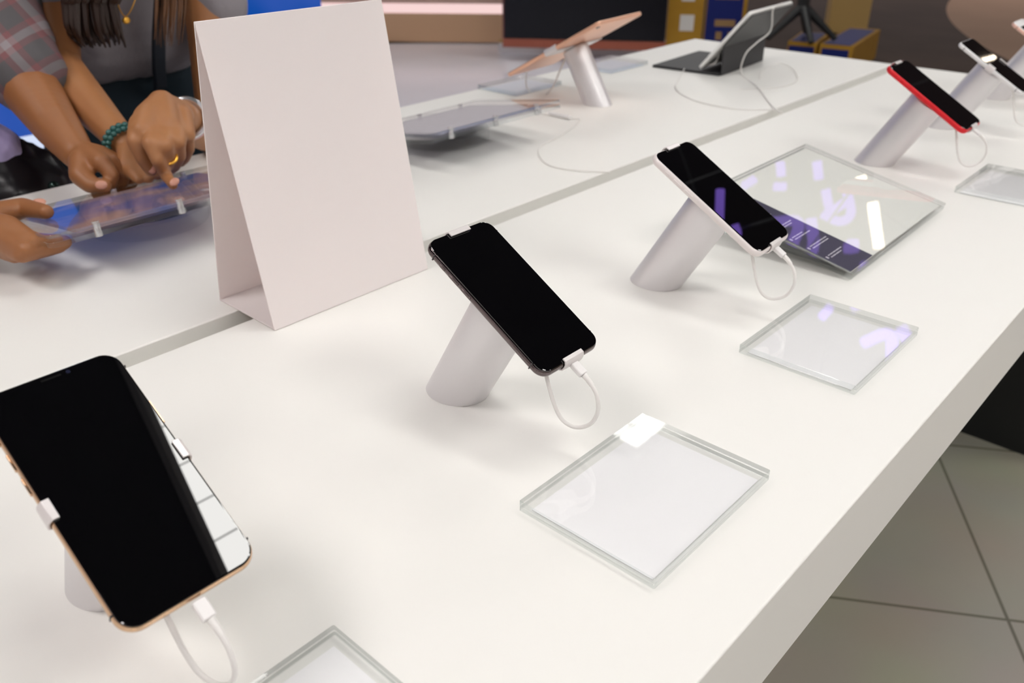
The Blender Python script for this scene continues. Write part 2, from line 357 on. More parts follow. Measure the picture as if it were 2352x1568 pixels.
# ---------------------------------------------------------------- acrylic price-card holders
def holder(label, x0, y0, w_, l_, paper=M_PAPER, group='clear acrylic card holders lying flat on the tables'):
    t = thing('card_holder', label, 'card holder', (x0 + w_ / 2, y0 + l_ / 2, T + .0003), group)
    for nm, z0, z1 in (('base_sheet', .0012, .0052), ('cover_sheet', .0056, .0105)):
        bm = slabmesh(w_, l_, .0012, [(.0005, z0), (0, z0 + .0005), (0, z1 - .0005), (.0005, z1)], 3)
        o = link(nm, bm, [M_ACR, M_EDGE], t)
        for p in o.data.polygons:
            if abs(p.normal.z) < .8: p.material_index = 1
    bm = bmesh.new(); box(bm, (.001, .0, .0006), (w_ - .013, l_ - .012, .0004)); link('paper_card', bm, paper, t, smooth=False)
holder('clear acrylic card holder cut off by the bottom edge of the photo', .05, .2085, .15, .1195)
holder('clear acrylic holder with blank card in front of the dark steel phone', .3605, .2063, .1543, .1165)
holder('clear acrylic holder with blank card in front of the white-bodied phone', .6755, .2079, .151, .1143)
holder('clear acrylic card holder in front of the red-edged phone', 1.3095, .212, .150, .117)
M_PAPER2 = mat('blue_grey_paper', (.62, .66, .76), rough=.6)
holder('card holder with pale blue card at the back edge, left of the rose gold tablet', 1.341, 1.212, .150, .112, M_PAPER2)
holder('card holder with pale blue card at the back edge, right of the tablet stand', 1.662, 1.205, .150, .112, M_PAPER2)

# tilted acrylic leaflet holder
AT = .206
t = thing('leaflet_holder', 'tilted clear acrylic leaflet holder with a dark purple printed band', 'leaflet holder', M=Matrix.Translation((.904, .308, T + .0145)) @ Matrix.Rotation(.009, 4, 'Z') @ Matrix.Rotation(AT, 4, 'X'))
AW, AL = .309, .213
def corner_slab(w_, l_, z0, z1, r=.002):
    return slabmesh(w_, l_, r, [(.0004, z0), (0, z0 + .0004), (0, z1 - .0004), (.0004, z1)], 3)
for nm, z0, z1 in (('cover_sheet', -.0038, 0), ('back_sheet', -.0100, -.0052)):
    o = link(nm, corner_slab(AW, AL, z0, z1), [M_ACR, M_EDGE], t, M=Matrix.Translation((AW / 2, AL / 2, 0)))
    for p in o.data.polygons:
        if abs(p.normal.z) < .8: p.material_index = 1
bm = bmesh.new(); box(bm, (AW / 2, AL / 2, -.0046), (AW - .012, AL - .010, .0006)); lf = link('leaflet', bm, mat('leaflet_paper', (.74, .74, .70), rough=.6), t, smooth=False)
bm = bmesh.new(); box(bm, (.0065 + .032, AL / 2, -.0041), (.064, AL - .0105, .0003)); bd = link('printed_band', bm, mat('band_ink', (.035, .03, .065), rough=.5), lf, smooth=False); bd['label'] = 'dark purple-black printed band with lines of small text'
bm = bmesh.new(); rnd = random.Random(3); yy = AL - .032
for row in range(2):
    x = .012
    for k in range(3): ww = rnd.uniform(.006, .012); box(bm, (x + ww / 2, yy, -.0038), (ww, .0028, .0002)); x += ww + .0018
    yy -= .0065
yy -= .012
for it in range(6):
    for row in range(2):
        x = .018
        for k in range(rnd.choice((4, 5, 5))): ww = rnd.uniform(.003, .009); box(bm, (x + ww / 2, yy, -.0038), (ww, .0013, .0002)); x += ww + .0012
        if row == 0: box(bm, (.0125, yy - .0015, -.0038), (.003, .004, .0002))
        yy -= .004
    yy -= .0155
link('text_lines', bm, mat('ink_white', (.55, .52, .58), rough=.6), lf, smooth=False)
fz = .0100
for sx in (.02, AW - .02):
    bm = bmesh.new()
    v = [bm.verts.new((sx + dx, y, z)) for dx in (-.004, .004) for y, z in ((.012, -fz), (AL - .01, -fz), (AL - .01 + math.sin(AT) * .0, -fz - (AL * math.tan(AT)) * .93 + .008))]
    for f in ((0, 1, 2), (5, 4, 3), (0, 3, 4, 1), (1, 4, 5, 2), (2, 5, 3, 0)): bm.faces.new([v[i] for i in f])
    link('wedge_foot', bm, M_EDGE, t, smooth=False)

# ---------------------------------------------------------------- white tent card
t = thing('tent_card', 'tall blank white folded tent card standing across the table seam', 'tent card', (.508, .746, T))
def panel(name, pts, th, nrm):
    bm = bmesh.new(); n = Vector(nrm).normalized() * th
    a = [bm.verts.new(p) for p in pts]; b = [bm.verts.new(Vector(p) + n) for p in pts]
    bm.faces.new(a[::-1]); bm.faces.new(b)
    for k in range(4): bm.faces.new((a[k], a[(k + 1) % 4], b[(k + 1) % 4], b[k]))
    link(name, bm, M_TENT, t, smooth=False, bevel=.0005)
x0, x1 = -.105, .105; HZ = .2915
panel('front_panel', [(x0, -.0530, .0005), (x1 , -.0530, .0005), (x1 + .002, -.0, HZ), (x0 - .002, -.0, HZ)], .0018, (0, HZ, -.053))
panel('back_panel', [(x0, .0520, .0005), (x1, .0520, .0005), (x1 + .002, .0022, HZ), (x0 - .002, .0022, HZ)], .0016, (0, -HZ, -.052))
panel('base_panel', [(x0, -.051, .0008), (x1, -.051, .0008), (x1, .050, .0008), (x0, .050, .0008)], .0016, (0, 0, 1))

# ---------------------------------------------------------------- acrylic display slabs on round clear bases
M_DISP = mat('display_sheet', (.012, .014, .016), rough=.06, spec=.8)
M_CLEARG = clear('clear_base', (.98, .985, .985), rough=.03)
ST = math.atan(.032 / .205)
def slab(x, label, sheet, parts=True, group='clear display slabs on round bases'):
    M = Matrix.Translation((x, .935, T + .070)) @ Matrix.Rotation(-ST, 4, 'X')
    t = thing('display_slab', label, 'tablet display', M=Matrix.Translation((x + .155, 1.06, T)), group=group)
    Mi = Matrix.Translation((-(x + .155), -1.06, -T))
    W_, L_ = .31, .2075
    A = Mi @ M @ Matrix.Translation((W_ / 2, L_ / 2, 0))
    for nm, z0, z1 in (('cover_sheet', -.004, 0), ('lower_sheet', -.014, -.0085)):
        o = link(nm, corner_slab(W_, L_, z0, z1, .010), [M_ACR, M_EDGE], t, M=A)
        for p in o.data.polygons:
            n2 = (M.to_3x3().inverted() @ p.normal)
            if abs(n2.z) < .8: p.material_index = 1
    link('tablet_panel', corner_slab(W_ - .07, L_ - .03, -.0082, -.0042, .006), sheet, t, M=A)
    bm = bmesh.new()
    for sx in (-.10, 0, .10):
        for sy in (-.092, .092): disc(bm, (sx, sy), .004, -.0165, .0008, 20, A)
    link('fixing_bolts', bm, mat('steel_bolt', (.75, .75, .76), rough=.25, metal=.8), t)
    bm = bmesh.new(); disc(bm, (.02, .03), .080, .0005, .020); link('round_base', bm, M_CLEARG, t, bevel=.002)
    bm = bmesh.new(); disc(bm, (.02, .03), .070, .0205, .030); link('upper_disc', bm, M_CLEARG, t, bevel=.002)
    return t, A
def sheet_reflection():  # blue and skin tones reflected in the slab, put in as a glow
    m = bpy.data.materials.new('painted_blue_reflection'); m.use_nodes = True; nt = m.node_tree; b = nt.nodes['Principled BSDF']
    b.inputs['Base Color'].default_value = (.02, .03, .05, 1); b.inputs['Roughness'].default_value = .05
    tc = nt.nodes.new('ShaderNodeTexCoord'); nz = nt.nodes.new('ShaderNodeTexNoise'); nz.inputs['Scale'].default_value = 12
    rp = nt.nodes.new('ShaderNodeValToRGB'); rp.color_ramp.elements[0].color = (.05, .12, .40, 1); rp.color_ramp.elements[1].color = (.45, .30, .30, 1)
    rp.color_ramp.elements[0].position = .4; rp.color_ramp.elements[1].position = .6
    nt.links.new(tc.outputs['Object'], nz.inputs['Vector']); nt.links.new(nz.outputs['Fac'], rp.inputs[0]); nt.links.new(rp.outputs[0], b.inputs['Emission Color']); b.inputs['Emission Strength'].default_value = .6
    return m
S1, S1A = slab(.295, 'clear display slab under the pointing finger, left behind the tent card', sheet_reflection())
S2, S2A = slab(.842, 'unattended clear display slab on round base, right of the tent card', mat('grey_display', (.30, .30, .37), rough=.05, spec=.8))
SP = Vector((.295, .935, T + .070)); SN = Vector((0, math.sin(ST), math.cos(ST)))

# ---------------------------------------------------------------- rose gold tablet on a slanted stand
TT = .513; TY = PI + .114; TC = (1.400, 1.110, .109)
t = thing('tablet', 'rose gold tablet seen from behind on a slanted stand', 'tablet', M=frameM(*TC, TT, TY))
M_RG = mat('rose_gold', (.86, .50, .34), rough=.34, metal=.55)
link('body', slabmesh(.1695, .240, .009, [(.004, -.0037), (.001, -.003), (0, -.0012), (0, .0028), (.0008, .0036)]), M_RG, t)
link('screen', slabmesh(.166, .2365, .008, [(0, .003), (0, .0040)]), M_SCREEN, t)
bm = bmesh.new(); disc(bm, (.072, .108), .004, -.0050, -.0036, 24); link('rear_camera', bm, mat('lens', (.01, .012, .03)), t)
bm = bmesh.new(); disc(bm, (0, -.109), .006, .0039, .0043, 24); link('home_button', bm, M_SILF, t)
stand('tall aluminium stand carrying the rose gold tablet', *TC, .1695, .240, .0078, 'sides', tilt=TT, yaw=TY, clipw=.03, name='tablet_stand', cat='tablet stand', rad=.0262, group=None)
Mt = frameM(*TC, TT, TY)
def world_tube(name, P, r, label, cat='cable', group=None, m=None, n=6, parent=None):
    P = [Vector(p) for p in P]
    bm = bmesh.new(); tube(bm, catmull(P, n), r, 10); o = link(name, bm, m or M_CABLE, parent)
    if label: tag(o, label, cat, group)
    return o
world_tube('charging_cable', [Mt @ Vector((.0, -.122, 0)), Mt @ Vector((0, -.135, -.004)), Mt @ Vector((-.004, -.15, -.03)), Mt @ Vector((-.01, -.14, -.06)), Mt @ Vector((-.012, -.10, -.055)), Mt @ Vector((-.01, -.06, -.03)), Mt @ Vector((-.005, -.03, -.012))], .0017, 'white cable hanging in a loop under the rose gold tablet')

# ---------------------------------------------------------------- black folio case with tablet
CT = .876; CY = .075; CW, CL = .24, .17
C0 = Vector((1.805, 1.059, T + .012))
CM = Matrix.Translation(C0) @ Matrix.Rotation(CY, 4, 'Z') @ Matrix.Rotation(PI - CT, 4, 'X')   # local y runs up the leaning tablet (towards -y, +z)
M_FOL = mat('black_folio', (.018, .018, .020), rough=.55, bump=(300, .1, .0005)); M_FOLG = mat('grey_folio', (.055, .055, .055), rough=.5, bump=(300, .1, .0005))
t = thing('tablet', 'white-edged tablet leaning in a black folio case, seen from behind', 'tablet', M=CM)
link('body', slabmesh(CW, CL, .008, [(.0008, -.0035), (0, -.003), (0, .003), (.0008, .0035)]), mat('white_tablet', (.80, .80, .77), rough=.3), t, M=Matrix.Translation((CW / 2, CL / 2, 0)))
link('screen', slabmesh(CW - .01, CL - .01, .003, [(0, -.0034), (0, -.0039)]), M_SCREEN, t, M=Matrix.Translation((CW / 2, CL / 2, 0)))
# which side looks to the far edge: local z of CM
far_side = (CM.to_3x3() @ Vector((0, 0, 1))).y > 0
bs = -1 if far_side else 1
if far_side:                                 # put the screen on the far side
    for c in t.children:
        if c.name.startswith('screen'):
            for v in c.data.vertices: v.co.z *= -1
t2 = thing('folio_case', 'black folio keyboard case folded open under the leaning tablet', 'tablet case', M=Matrix.Translation((C0.x, C0.y, T)) @ Matrix.Rotation(CY, 4, 'Z'))
R3 = Matrix.Rotation(-CY, 4, 'Z')
bm = bmesh.new(); box(bm, (CW / 2, .035, .0035), (CW, .175, .006)); link('keyboard', bm, M_FOL, t2, bevel=.0015)
def lean(y, off):                            # point up the leaning tablet, in case space
    return Vector((0, -math.cos(CT) * y - math.sin(CT) * off, .012 + math.sin(CT) * y - math.cos(CT) * off))
def sheetmesh(pts, x0, x1, th):
    bm = bmesh.new()
    for a, b in zip(pts, pts[1:]):
        n = Vector((0, -(b - a).z, (b - a).y)).normalized() * th
        q = [(x0, a), (x1, a), (x1, b), (x0, b)]
        lo_ = [bm.verts.new((x, p.y, p.z)) for x, p in q]; hi_ = [bm.verts.new((x, p.y + n.y, p.z + n.z)) for x, p in q]
        bm.faces.new(lo_[::-1]); bm.faces.new(hi_)
        for k in range(4): bm.faces.new((lo_[k], lo_[(k + 1) % 4], hi_[(k + 1) % 4], hi_[k]))
    return bm
link('back_cover', sheetmesh([lean(.075, .0065), lean(.168, .0065)], .002, CW - .002, .002), M_FOLG, t2, smooth=False, bevel=.0005)
link('stand_flap', sheetmesh([Vector((0, -.054, .0015)), lean(.075, .0065)], .004, CW - .004, .002), M_FOL, t2, smooth=False, bevel=.0005)
GC = 'thin white cables lying round the folio case'
world_tube('charging_cable', [ony(1797, 8, .952), ony(1776, 20, .945), ony(1770, 70, .965), ony(1738, 98, .968), ony(1712, 125, .975), onz(1703, 168, .003), onz(1740, 200, .002), onz(1775, 245, .002), onz(1795, 262, .0)+Vector((0,0,.0015))], .0016, 'white cable running down the back of the black folio case', group=GC)
world_tube('charging_cable', [onz(1745, 180, .002), onz(1752, 160, .004), onz(1790, 145, .006), onz(1822, 160, .003), onz(1830, 185, .002), onz(1790, 200, .002), onz(1700, 205, .002)], .0010, 'thin white cable curled on the table right of the folio case', group=GC)
world_tube('charging_cable', [onz(1572, 158, .009), onz(1560, 180, .002), onz(1553, 205, .002), onz(1600, 232, .002), onz(1690, 250, .002), onz(1770, 252, .002), onz(1800, 258, .002)], .0010, 'thin white cable sweeping left from the folio case to the seam', group=GC)
world_tube('charging_cable', [ony(1618, 150, 1.06), ony(1640, 146, 1.03), ony(1650, 130, 1.03), ony(1643, 115, 1.04), ony(1628, 128, 1.06)], .0016, 'short white cable curl beside the lower edge of the leaning tablet', group=GC)
world_tube('charging_cable', [onz(1150, 262, .004), onz(1185, 256, .003), onz(1250, 262, .003), onz(1305, 272, .002), onz(1332, 276, .002), onz(1290, 310, .002), onz(1240, 338, .002), onz(1250, 372, .002), onz(1300, 388, .002), onz(1400, 396, .002)], .0010, 'white cable wandering over the table from the unattended display slab')
a, b = onz(1215, 250, .005), onz(1310, 270, .005)
bm = bmesh.new(); tube(bm, [a, a.lerp(b, .35)], .0045, 12); tube(bm, [a.lerp(b, .5), b], .0038, 12)
tag(link('cable_adapter', bm, M_PLUG), 'small white plug adapter lying on the table behind the display slab', 'adapter')

# ---------------------------------------------------------------- background things
v = Vector
def upright(P, Q, z0, z1, th, back=True):   # vertical box whose front runs from P to Q, away from the camera
    P = v((P.x, P.y, 0)); Q = v((Q.x, Q.y, 0)); d = (Q - P); n = v((-d.y, d.x, 0)).normalized()
    if n.dot(v((1, 1, 0))) < 0: n = -n
    bm = bmesh.new(); f = []
    for z in (z0, z1): f.append([bm.verts.new((p.x, p.y, z)) for p in (P, Q, Q + n * th, P + n * th)])
    bm.faces.new(f[0][::-1]); bm.faces.new(f[1])
    for k in range(4): bm.faces.new((f[0][k], f[0][(k + 1) % 4], f[1][(k + 1) % 4], f[1][k]))
    return bm
def off(P, Q, k, s=0):                       # the line P-Q pushed by k towards the camera
    d = (Q - P); d.z = 0; n = v((-d.y, d.x, 0)).normalized()
    if n.dot(v((1, 1, 0))) > 0: n = -n
    e = d.normalized() * s
    return P + n * k - e, Q + n * k + e
PL0, PL1 = onz(1145, 121, -T), onz(1515, 131, -T)
t = thing('platform', 'low white platform under the big black television', 'platform', PL0.lerp(PL1, .5)); Mi = Matrix.Translation(-PL0.lerp(PL1, .5))
Mi = Matrix.Translation((-t.location.x, -t.location.y, -t.location.z))
link('deck', upright(PL0, PL1, 0, .075, .9), mat('white_deck', (.80, .76, .76), rough=.4), t, smooth=False, M=Mi)
a, b = off(PL0, PL1, -.02); link('gold_trim', upright(a, b, .0755, .10, .03), mat('gold_trim', (.50, .33, .13), rough=.35, metal=.6), t, smooth=False, M=Mi)
TV0, TV1 = onz(1158, 103, -T + .12), onz(1525, 112, -T + .12)
t = thing('television', 'big black television with a copper lower frame beyond the tables', 'television', TV0.lerp(TV1, .5)); Mi = Matrix.Translation((-t.location.x, -t.location.y, -t.location.z))
link('screen', upright(TV0, TV1, .17, .98, .05), mat('tv_black', (.007, .007, .010), rough=.25, spec=.3), t, smooth=False, M=Mi)
a, b = off(TV0, TV1, .01, .01); link('lower_frame', upright(a, b, .105, .169, .07), mat('copper', (.42, .13, .08), rough=.35, metal=.7), t, smooth=False, M=Mi)
a, b = off(TV0, TV1, .0, .012); link('side_frame', upright(a, a.lerp(b, .012), .17, .98, .06), mat('copper2', (.20, .08, .07), rough=.4, metal=.5), t, smooth=False, M=Mi)
# brown counter with light strip
B0, B1 = onz(700, 96, -T), onz(1158, 101, -T)
t = thing('counter', 'brown counter with a glowing pink light strip left of the television', 'counter', B0.lerp(B1, .5)); Mi = Matrix.Translation((-t.location.x, -t.location.y, -t.location.z))
link('front_panel', upright(B0, B1, .01, .245, .4), mat('brown_front', (.58, .36, .21), rough=.4), t, smooth=False, M=Mi)
link('light_strip', upright(B0, B1, .2455, .325, .38), emis('pink_strip', (1, .72, .70), 1.3), t, smooth=False, M=Mi)
link('upper_panel', upright(B0, B1, .3255, .75, .42), mat('rosy_front', (.55, .36, .29), rough=.35), t, smooth=False, M=Mi)
# cartons
M_GOLD = mat('gold_card', (.48, .27, .04), rough=.6, spec=.1, noise=(9, (.38, .20, .025))); M_NAVY = mat('navy_card', (.012, .022, .15), rough=.5, spec=.2); M_LAB = mat('label_white', (.75, .73, .68), rough=.6); M_GPRINT = mat('gold_print', (.34, .20, .08), rough=.5)
def carton(label, P, Q, z0, z1, depth, body, face=None, marks=None, mk=None, group='gold and navy cartons behind the tables', topf=None):
    c = P.lerp(Q, .5); c.z = z0
    t = thing('carton', label, 'carton', c, group); Mi = Matrix.Translation(-c)
    link('box_body', upright(P, Q, z0, z1, depth), body, t, smooth=False, bevel=.006, M=Mi)
    if face:
        a, b = P.lerp(Q, face[0]), P.lerp(Q, face[1]); a, b = off(a, b, .004)
        link('printed_panel', upright(a, b, z0 + face[2], z0 + face[3], .003), M_NAVY, t, smooth=False, M=Mi)
    if topf:
        bm = upright(P.lerp(Q, .1), P.lerp(Q, .9), z1 + .001, z1 + .004, depth * .9); link('top_panel', bm, M_NAVY, t, smooth=False, M=Mi)
    for i, (s0, s1, h0, h1) in enumerate(marks or []):
        a, b = P.lerp(Q, s0), P.lerp(Q, s1); a, b = off(a, b, .0065 if face else .003)
        link('printed_mark' if mk is M_GPRINT else 'sticker', upright(a, b, z0 + h0, z0 + h1, .002), mk, t, smooth=False, M=Mi)
K0, K1, K2 = onz(1527, 130, -T), onz(1606, 132, -T), onz(1702, 135, -T)
carton('tall gold carton with two white stickers beside the television', K0, K1, 0, .95, .35, M_GOLD, marks=[(.35, .75, .20, .32), (.35, .72, .42, .52)], mk=M_LAB)
carton('navy carton with gold print between gold carton and leaning tablet', K1 + v((.01, -.01, 0)), K2, 0, .95, .35, M_GOLD, face=(.03, .90, .03, .93), marks=[(.25, .75, .24, .29), (.3, .45, .14, .20), (.6, .75, .14, .20), (.2, .8, .44, .46)], mk=M_GPRINT)
carton('navy and gold carton lying left of a similar one, half hidden', onz(1800, 165, -T), onz(1866, 171, -T), 0, .22, .5, M_GOLD, face=(.05, .92, .03, .19), marks=[(.25, .7, .09, .13)], mk=M_GPRINT, topf=True)
carton('navy and gold carton lying at the right of the stack', onz(1872, 172, -T), onz(1948, 180, -T), 0, .22, .9, M_GOLD, face=(.08, .88, .03, .19), marks=[(.25, .7, .09, .13)], mk=M_GPRINT, topf=True)
carton('plain golden carton standing far behind the lying cartons', onz(1900, 75, -T), onz(1990, 78, -T), 0, .42, .4, mat('bright_gold_card', (.55, .36, .12), rough=.5))
# black chair-like tripod
t = thing('tripod', 'black tripod with splayed legs standing on the cartons, behind the folio', 'tripod', onz(1822, 165, -T)); c = t.location
bm = bmesh.new(); tube(bm, [v((0, 0, .42)), v((0, 0, 1.0))], .045, 12); link('pole', bm, M_BLACK, t)
for a_ in (15, -75, 150, 225):
    A = math.radians(a_); bm = bmesh.new(); tube(bm, [v((0, 0, .46)), v((.24 * math.cos(A), .24 * math.sin(A), .265)), v((.26 * math.cos(A), .26 * math.sin(A), .247))], [.035, .02, .018], 10); link('leg', bm, M_BLACK, t)

# blue wall of light behind the people
t = thing('led_wall', 'bright blue display wall behind the two people', 'display wall', (1.3, 3.3, 0))
M_BLUE = bpy.data.materials.new('blue_screen'); M_BLUE.use_nodes = True; nt = M_BLUE.node_tree; nt.nodes.clear()
e = nt.nodes.new('ShaderNodeEmission'); e.inputs[1].default_value = 1.35; o_ = nt.nodes.new('ShaderNodeOutputMaterial'); nt.links.new(e.outputs[0], o_.inputs[0])
tc = nt.nodes.new('ShaderNodeTexCoord'); nz = nt.nodes.new('ShaderNodeTexNoise'); nz.inputs['Scale'].default_value = 2.2; rp = nt.nodes.new('ShaderNodeValToRGB')
rp.color_ramp.elements[0].color = (.006, .07, .36, 1); rp.color_ramp.elements[0].position = .35; rp.color_ramp.elements[1].color = (.06, .12, .50, 1); rp.color_ramp.elements[1].position = .65
nt.links.new(tc.outputs['Object'], nz.inputs['Vector']); nt.links.new(nz.outputs['Fac'], rp.inputs[0]); nt.links.new(rp.outputs[0], e.inputs[0])
link('blue_panel', boxb((-1.3, 0, T - .40), (1.08, .06, T + .9)), M_BLUE, t, smooth=False)
link('plinth', boxb((-1.3, -.25, 0), (1.08, .06, T - .56)), mat('plinth_white', (.7, .7, .75), rough=.4), t, smooth=False)
link('lit_ledge', boxb((-1.3, -.05, T - .55), (1.08, .06, T - .405)), emis('ledge_glow', (.72, .80, 1), 1.3), t, smooth=False)

# purple neon sign and warm lamps beyond the tables, above the frame (mirrored in the glossy screens)
M_PUR = emis('purple_neon', (.36, .20, 1.0), 3.2); M_WARM = emis('warm_tube', (1, .82, .62), 22)
NX = 3.6
t = thing('neon_sign', 'purple neon sign of loose curved strokes hanging over the aisle', 'neon sign', (NX, .6, CZ)); bm = bmesh.new()
def ns(P, r=.021): tube(bm, catmull([v((0, y - .6, T + z - CZ)) for y, z in P], 6), r, 10)
ns([(.31, 1.84), (.24, 1.87), (.17, 1.90)], .021); ns([(.26, 2.035), (.235, 2.055)], .02); ns([(.215, 2.0), (.20, 2.015)], .022); ns([(.13, 1.83), (.08, 1.835), (.055, 1.90), (.04, 1.98)], .02)
ns([(1.33, 1.42), (1.30, 1.36)], .021); ns([(1.24, 1.22), (1.2, 1.27)], .021); ns([(1.12, 1.48), (1.02, 1.40), (.98, 1.52)], .026); ns([(.98, 1.35), (.9, 1.45), (.88, 1.56)], .026)
ns([(1.0, 1.2), (.93, 1.26), (.9, 1.2)], .021); ns([(.93, 1.14), (.85, 1.22), (.87, 1.28), (.95, 1.3)], .021); ns([(.78, 1.32), (.75, 1.36)], .034); ns([(.66, 1.36), (.62, 1.46)], .034); ns([(1.1, 1.12), (1.05, 1.18)], .021); ns([(1.2, 1.33), (1.16, 1.3)], .021); ns([(.84, 1.52), (.82, 1.56)], .04)
link('neon_strokes', bm, M_PUR, t)
bm = bmesh.new()
for y in (.1, .62, 1.3): tube(bm, [v((.045, y - .6, 0)), v((.045, y - .6, -1.2))], .008, 8)
for z in (-.25, -.7, -1.1): tube(bm, [v((.045, -.6, z)), v((.045, .75, z))], .008, 8)
link('hanging_frame', bm, M_BLACK, t)
def tube_lamp(label, A, B, r=.02):
    A = v((NX - .06, A[0], T + A[1])); B = v((NX - .06, B[0], T + B[1])); t = thing('tube_lamp', label, 'lamp', (A.x, A.y, CZ), 'warm tube lamps hanging over the aisle')
    o = v((A.x, A.y, CZ)); bm = bmesh.new(); tube(bm, [A - o, B - o], r, 12); link('bulb', bm, M_WARM, t)
    bm = bmesh.new(); tube(bm, [v((0, 0, 0)), A - o], .004, 6); link('wire', bm, M_BLACK, t)
tube_lamp('short warm tube lamp beside the neon sign', (.895, 1.04), (.865, 1.065)); tube_lamp('long warm tube lamp slanting beside the neon sign', (.79, 1.10), (.66, 1.24)); tube_lamp('warm tube lamp hanging lowest, mirrored in the silver-edged phone', (.395, .76), (.385, .66), .007)

# ---------------------------------------------------------------- people
def ball(bm, c, r, s=2, A=None):
    q = bmesh.ops.create_icosphere(bm, subdivisions=s, radius=1)
    M = Matrix.Translation(c) @ (A if A is not None else Matrix.Identity(4)) @ (Matrix.Diagonal((*r, 1)) if isinstance(r, (tuple, list)) else Matrix.Scale(r, 4))
    bmesh.ops.transform(bm, matrix=M, verts=q['verts'])
def limb(bm, pts):                           # pts: [(point, radius)]
    for (a, ra), (b, rb) in zip(pts, pts[1:]):
        n = max(2, int((b - a).length / (min(ra, rb) * .3)))
        for k in range(n + 1): f = k / n; ball(bm, a.lerp(b, f), ra * (1 - f) + rb * f)
def fuse(name, bm, m, parent, voxel=.003, smooth=6, strength=.5):
    me = bpy.data.meshes.new('tmp'); bm.to_mesh(me); bm.free(); o = bpy.data.objects.new('tmp', me); col.objects.link(o)
    r = o.modifiers.new('r', 'REMESH'); r.mode = 'VOXEL'; r.voxel_size = voxel; r.use_smooth_shade = True
    s = o.modifiers.new('s', 'SMOOTH'); s.iterations = smooth; s.factor = strength
    dg = bpy.context.evaluated_depsgraph_get(); me2 = bpy.data.meshes.new_from_object(o.evaluated_get(dg))
    bpy.data.objects.remove(o); me2.name = name; me2.materials.clear(); me2.materials.append(m)
    me2.transform(Matrix.Translation(-parent.location))
    for p in me2.polygons: p.use_smooth = True
    n = bpy.data.objects.new(name, me2); col.objects.link(n); n.parent = parent; return n
def Y(*a): return [(ony(px, py, yy), r) for px, py, yy, r in a]
def head(bm, c, fwd, s=1.0):                 # skull, jaw, nose, brow, lips, ears
    up = Vector((0, 0, 1)); f = fwd.normalized(); r = f.cross(up).normalized(); u = r.cross(f)
    A = Matrix((r, f, u)).transposed().to_4x4()
    P = lambda x, y, z: c + (r * x + f * y + u * z) * s
    ball(bm, P(0, -.012, .03), (.074 * s, .092 * s, .085 * s), 3, A); ball(bm, P(0, .02, -.035), (.058 * s, .062 * s, .068 * s), 3, A); ball(bm, P(0, .05, -.085), (.026 * s, .024 * s, .022 * s), 2, A)
    limb(bm, [(P(0, .088, .015), .008 * s), (P(0, .105, -.022), .012 * s)]); limb(bm, [(P(-.035, .070, .028), .012 * s), (P(.035, .070, .028), .012 * s)])
    limb(bm, [(P(-.02, .083, -.055), .007 * s), (P(0, .090, -.053), .009 * s), (P(.02, .083, -.055), .007 * s)])
    for q in (-1, 1): ball(bm, P(q * .075, -.01, -.005), (.012 * s, .018 * s, .03 * s), 2, A); ball(bm, P(q * .035, .055, -.03), .028 * s)
    return P, A
def face_bits(parent, P, A, s=1.0):
    for q in (-1, 1):
        bm = bmesh.new(); ball(bm, P(q * .03, .072, .008), (.014 * s, .009 * s, .007 * s), 2, A); bmesh.ops.translate(bm, verts=bm.verts, vec=-parent.location); link('eye', bm, mat('eye', (.03, .02, .015), rough=.1), parent)
        bm = bmesh.new(); limb(bm, [(P(q * .015, .083, .03), .004), (P(q * .045, .072, .033), .003)]); bmesh.ops.translate(bm, verts=bm.verts, vec=-parent.location); link('eyebrow', bm, M_HAIRD, parent)
    bm = bmesh.new(); limb(bm, [(P(-.019, .088, -.055), .005), (P(0, .096, -.054), .007), (P(.019, .088, -.055), .005)]); bmesh.ops.translate(bm, verts=bm.verts, vec=-parent.location); link('lips', bm, mat('lips', (.35, .10, .08), rough=.4), parent)
M_HAIRD = mat('dark_hair', (.022, .010, .006), rough=.38); M_HAIRB = mat('brown_hair', (.12, .05, .018), rough=.4)
def nail(parent, c, n, d, w_=.0062, l_=.0075):
    n = n.normalized(); d = (d - n * d.dot(n)).normalized(); r = d.cross(n); A = Matrix((r, d, n)).transposed().to_4x4()
    bm = bmesh.new(); ball(bm, c - n * .0012 - parent.location, (w_ * .85, l_ * .9, .0018), 2, A); link('fingernail', bm, M_NAIL, parent)

# --- woman in the grey t-shirt
W0 = v((.60, 1.60, 0))
wo = thing('person', 'person in grey t-shirt with long hair, leaning over and pointing at a display', 'person', W0)
bm = bmesh.new()
tip = onplane(401, 437, SP, SN) + SN * .0065
# pointing hand and arm (screen right)
sh_l = ony(470, -70, 1.50); el_l = ony(500, 315, 1.40); wr_l = ony(418, 262, 1.16)
limb(bm, [(sh_l, .046), (ony(487, 120, 1.47), .040), (el_l, .033)]); limb(bm, [(el_l, .033), (ony(462, 300, 1.27), .030), (wr_l, .021)])
kn = {'i': (346, 330, 1.06), 'm': (378, 335, 1.05), 'r': (408, 326, 1.06), 'p': (430, 310, 1.08)}
for k, (a, b, c_) in kn.items():
    limb(bm, [(wr_l, .017), (ony((a + 405) / 2, (b + 240) / 2 - 8, 1.115), .0155), (ony(a, b, c_), .0115)])
limb(bm, [(wr_l, .020), (ony(372, 245, 1.13), .021), (ony(340, 270, 1.11), .019), (ony(330, 300, 1.09), .016)]); limb(bm, [(ony(372, 240, 1.13), .02), (ony(385, 290, 1.09), .018)])
limb(bm, Y((346, 330, 1.06, .0105), (362, 368, 1.05, .0092), (383, 405, 1.065, .0082)) + [(tip, .0066)])
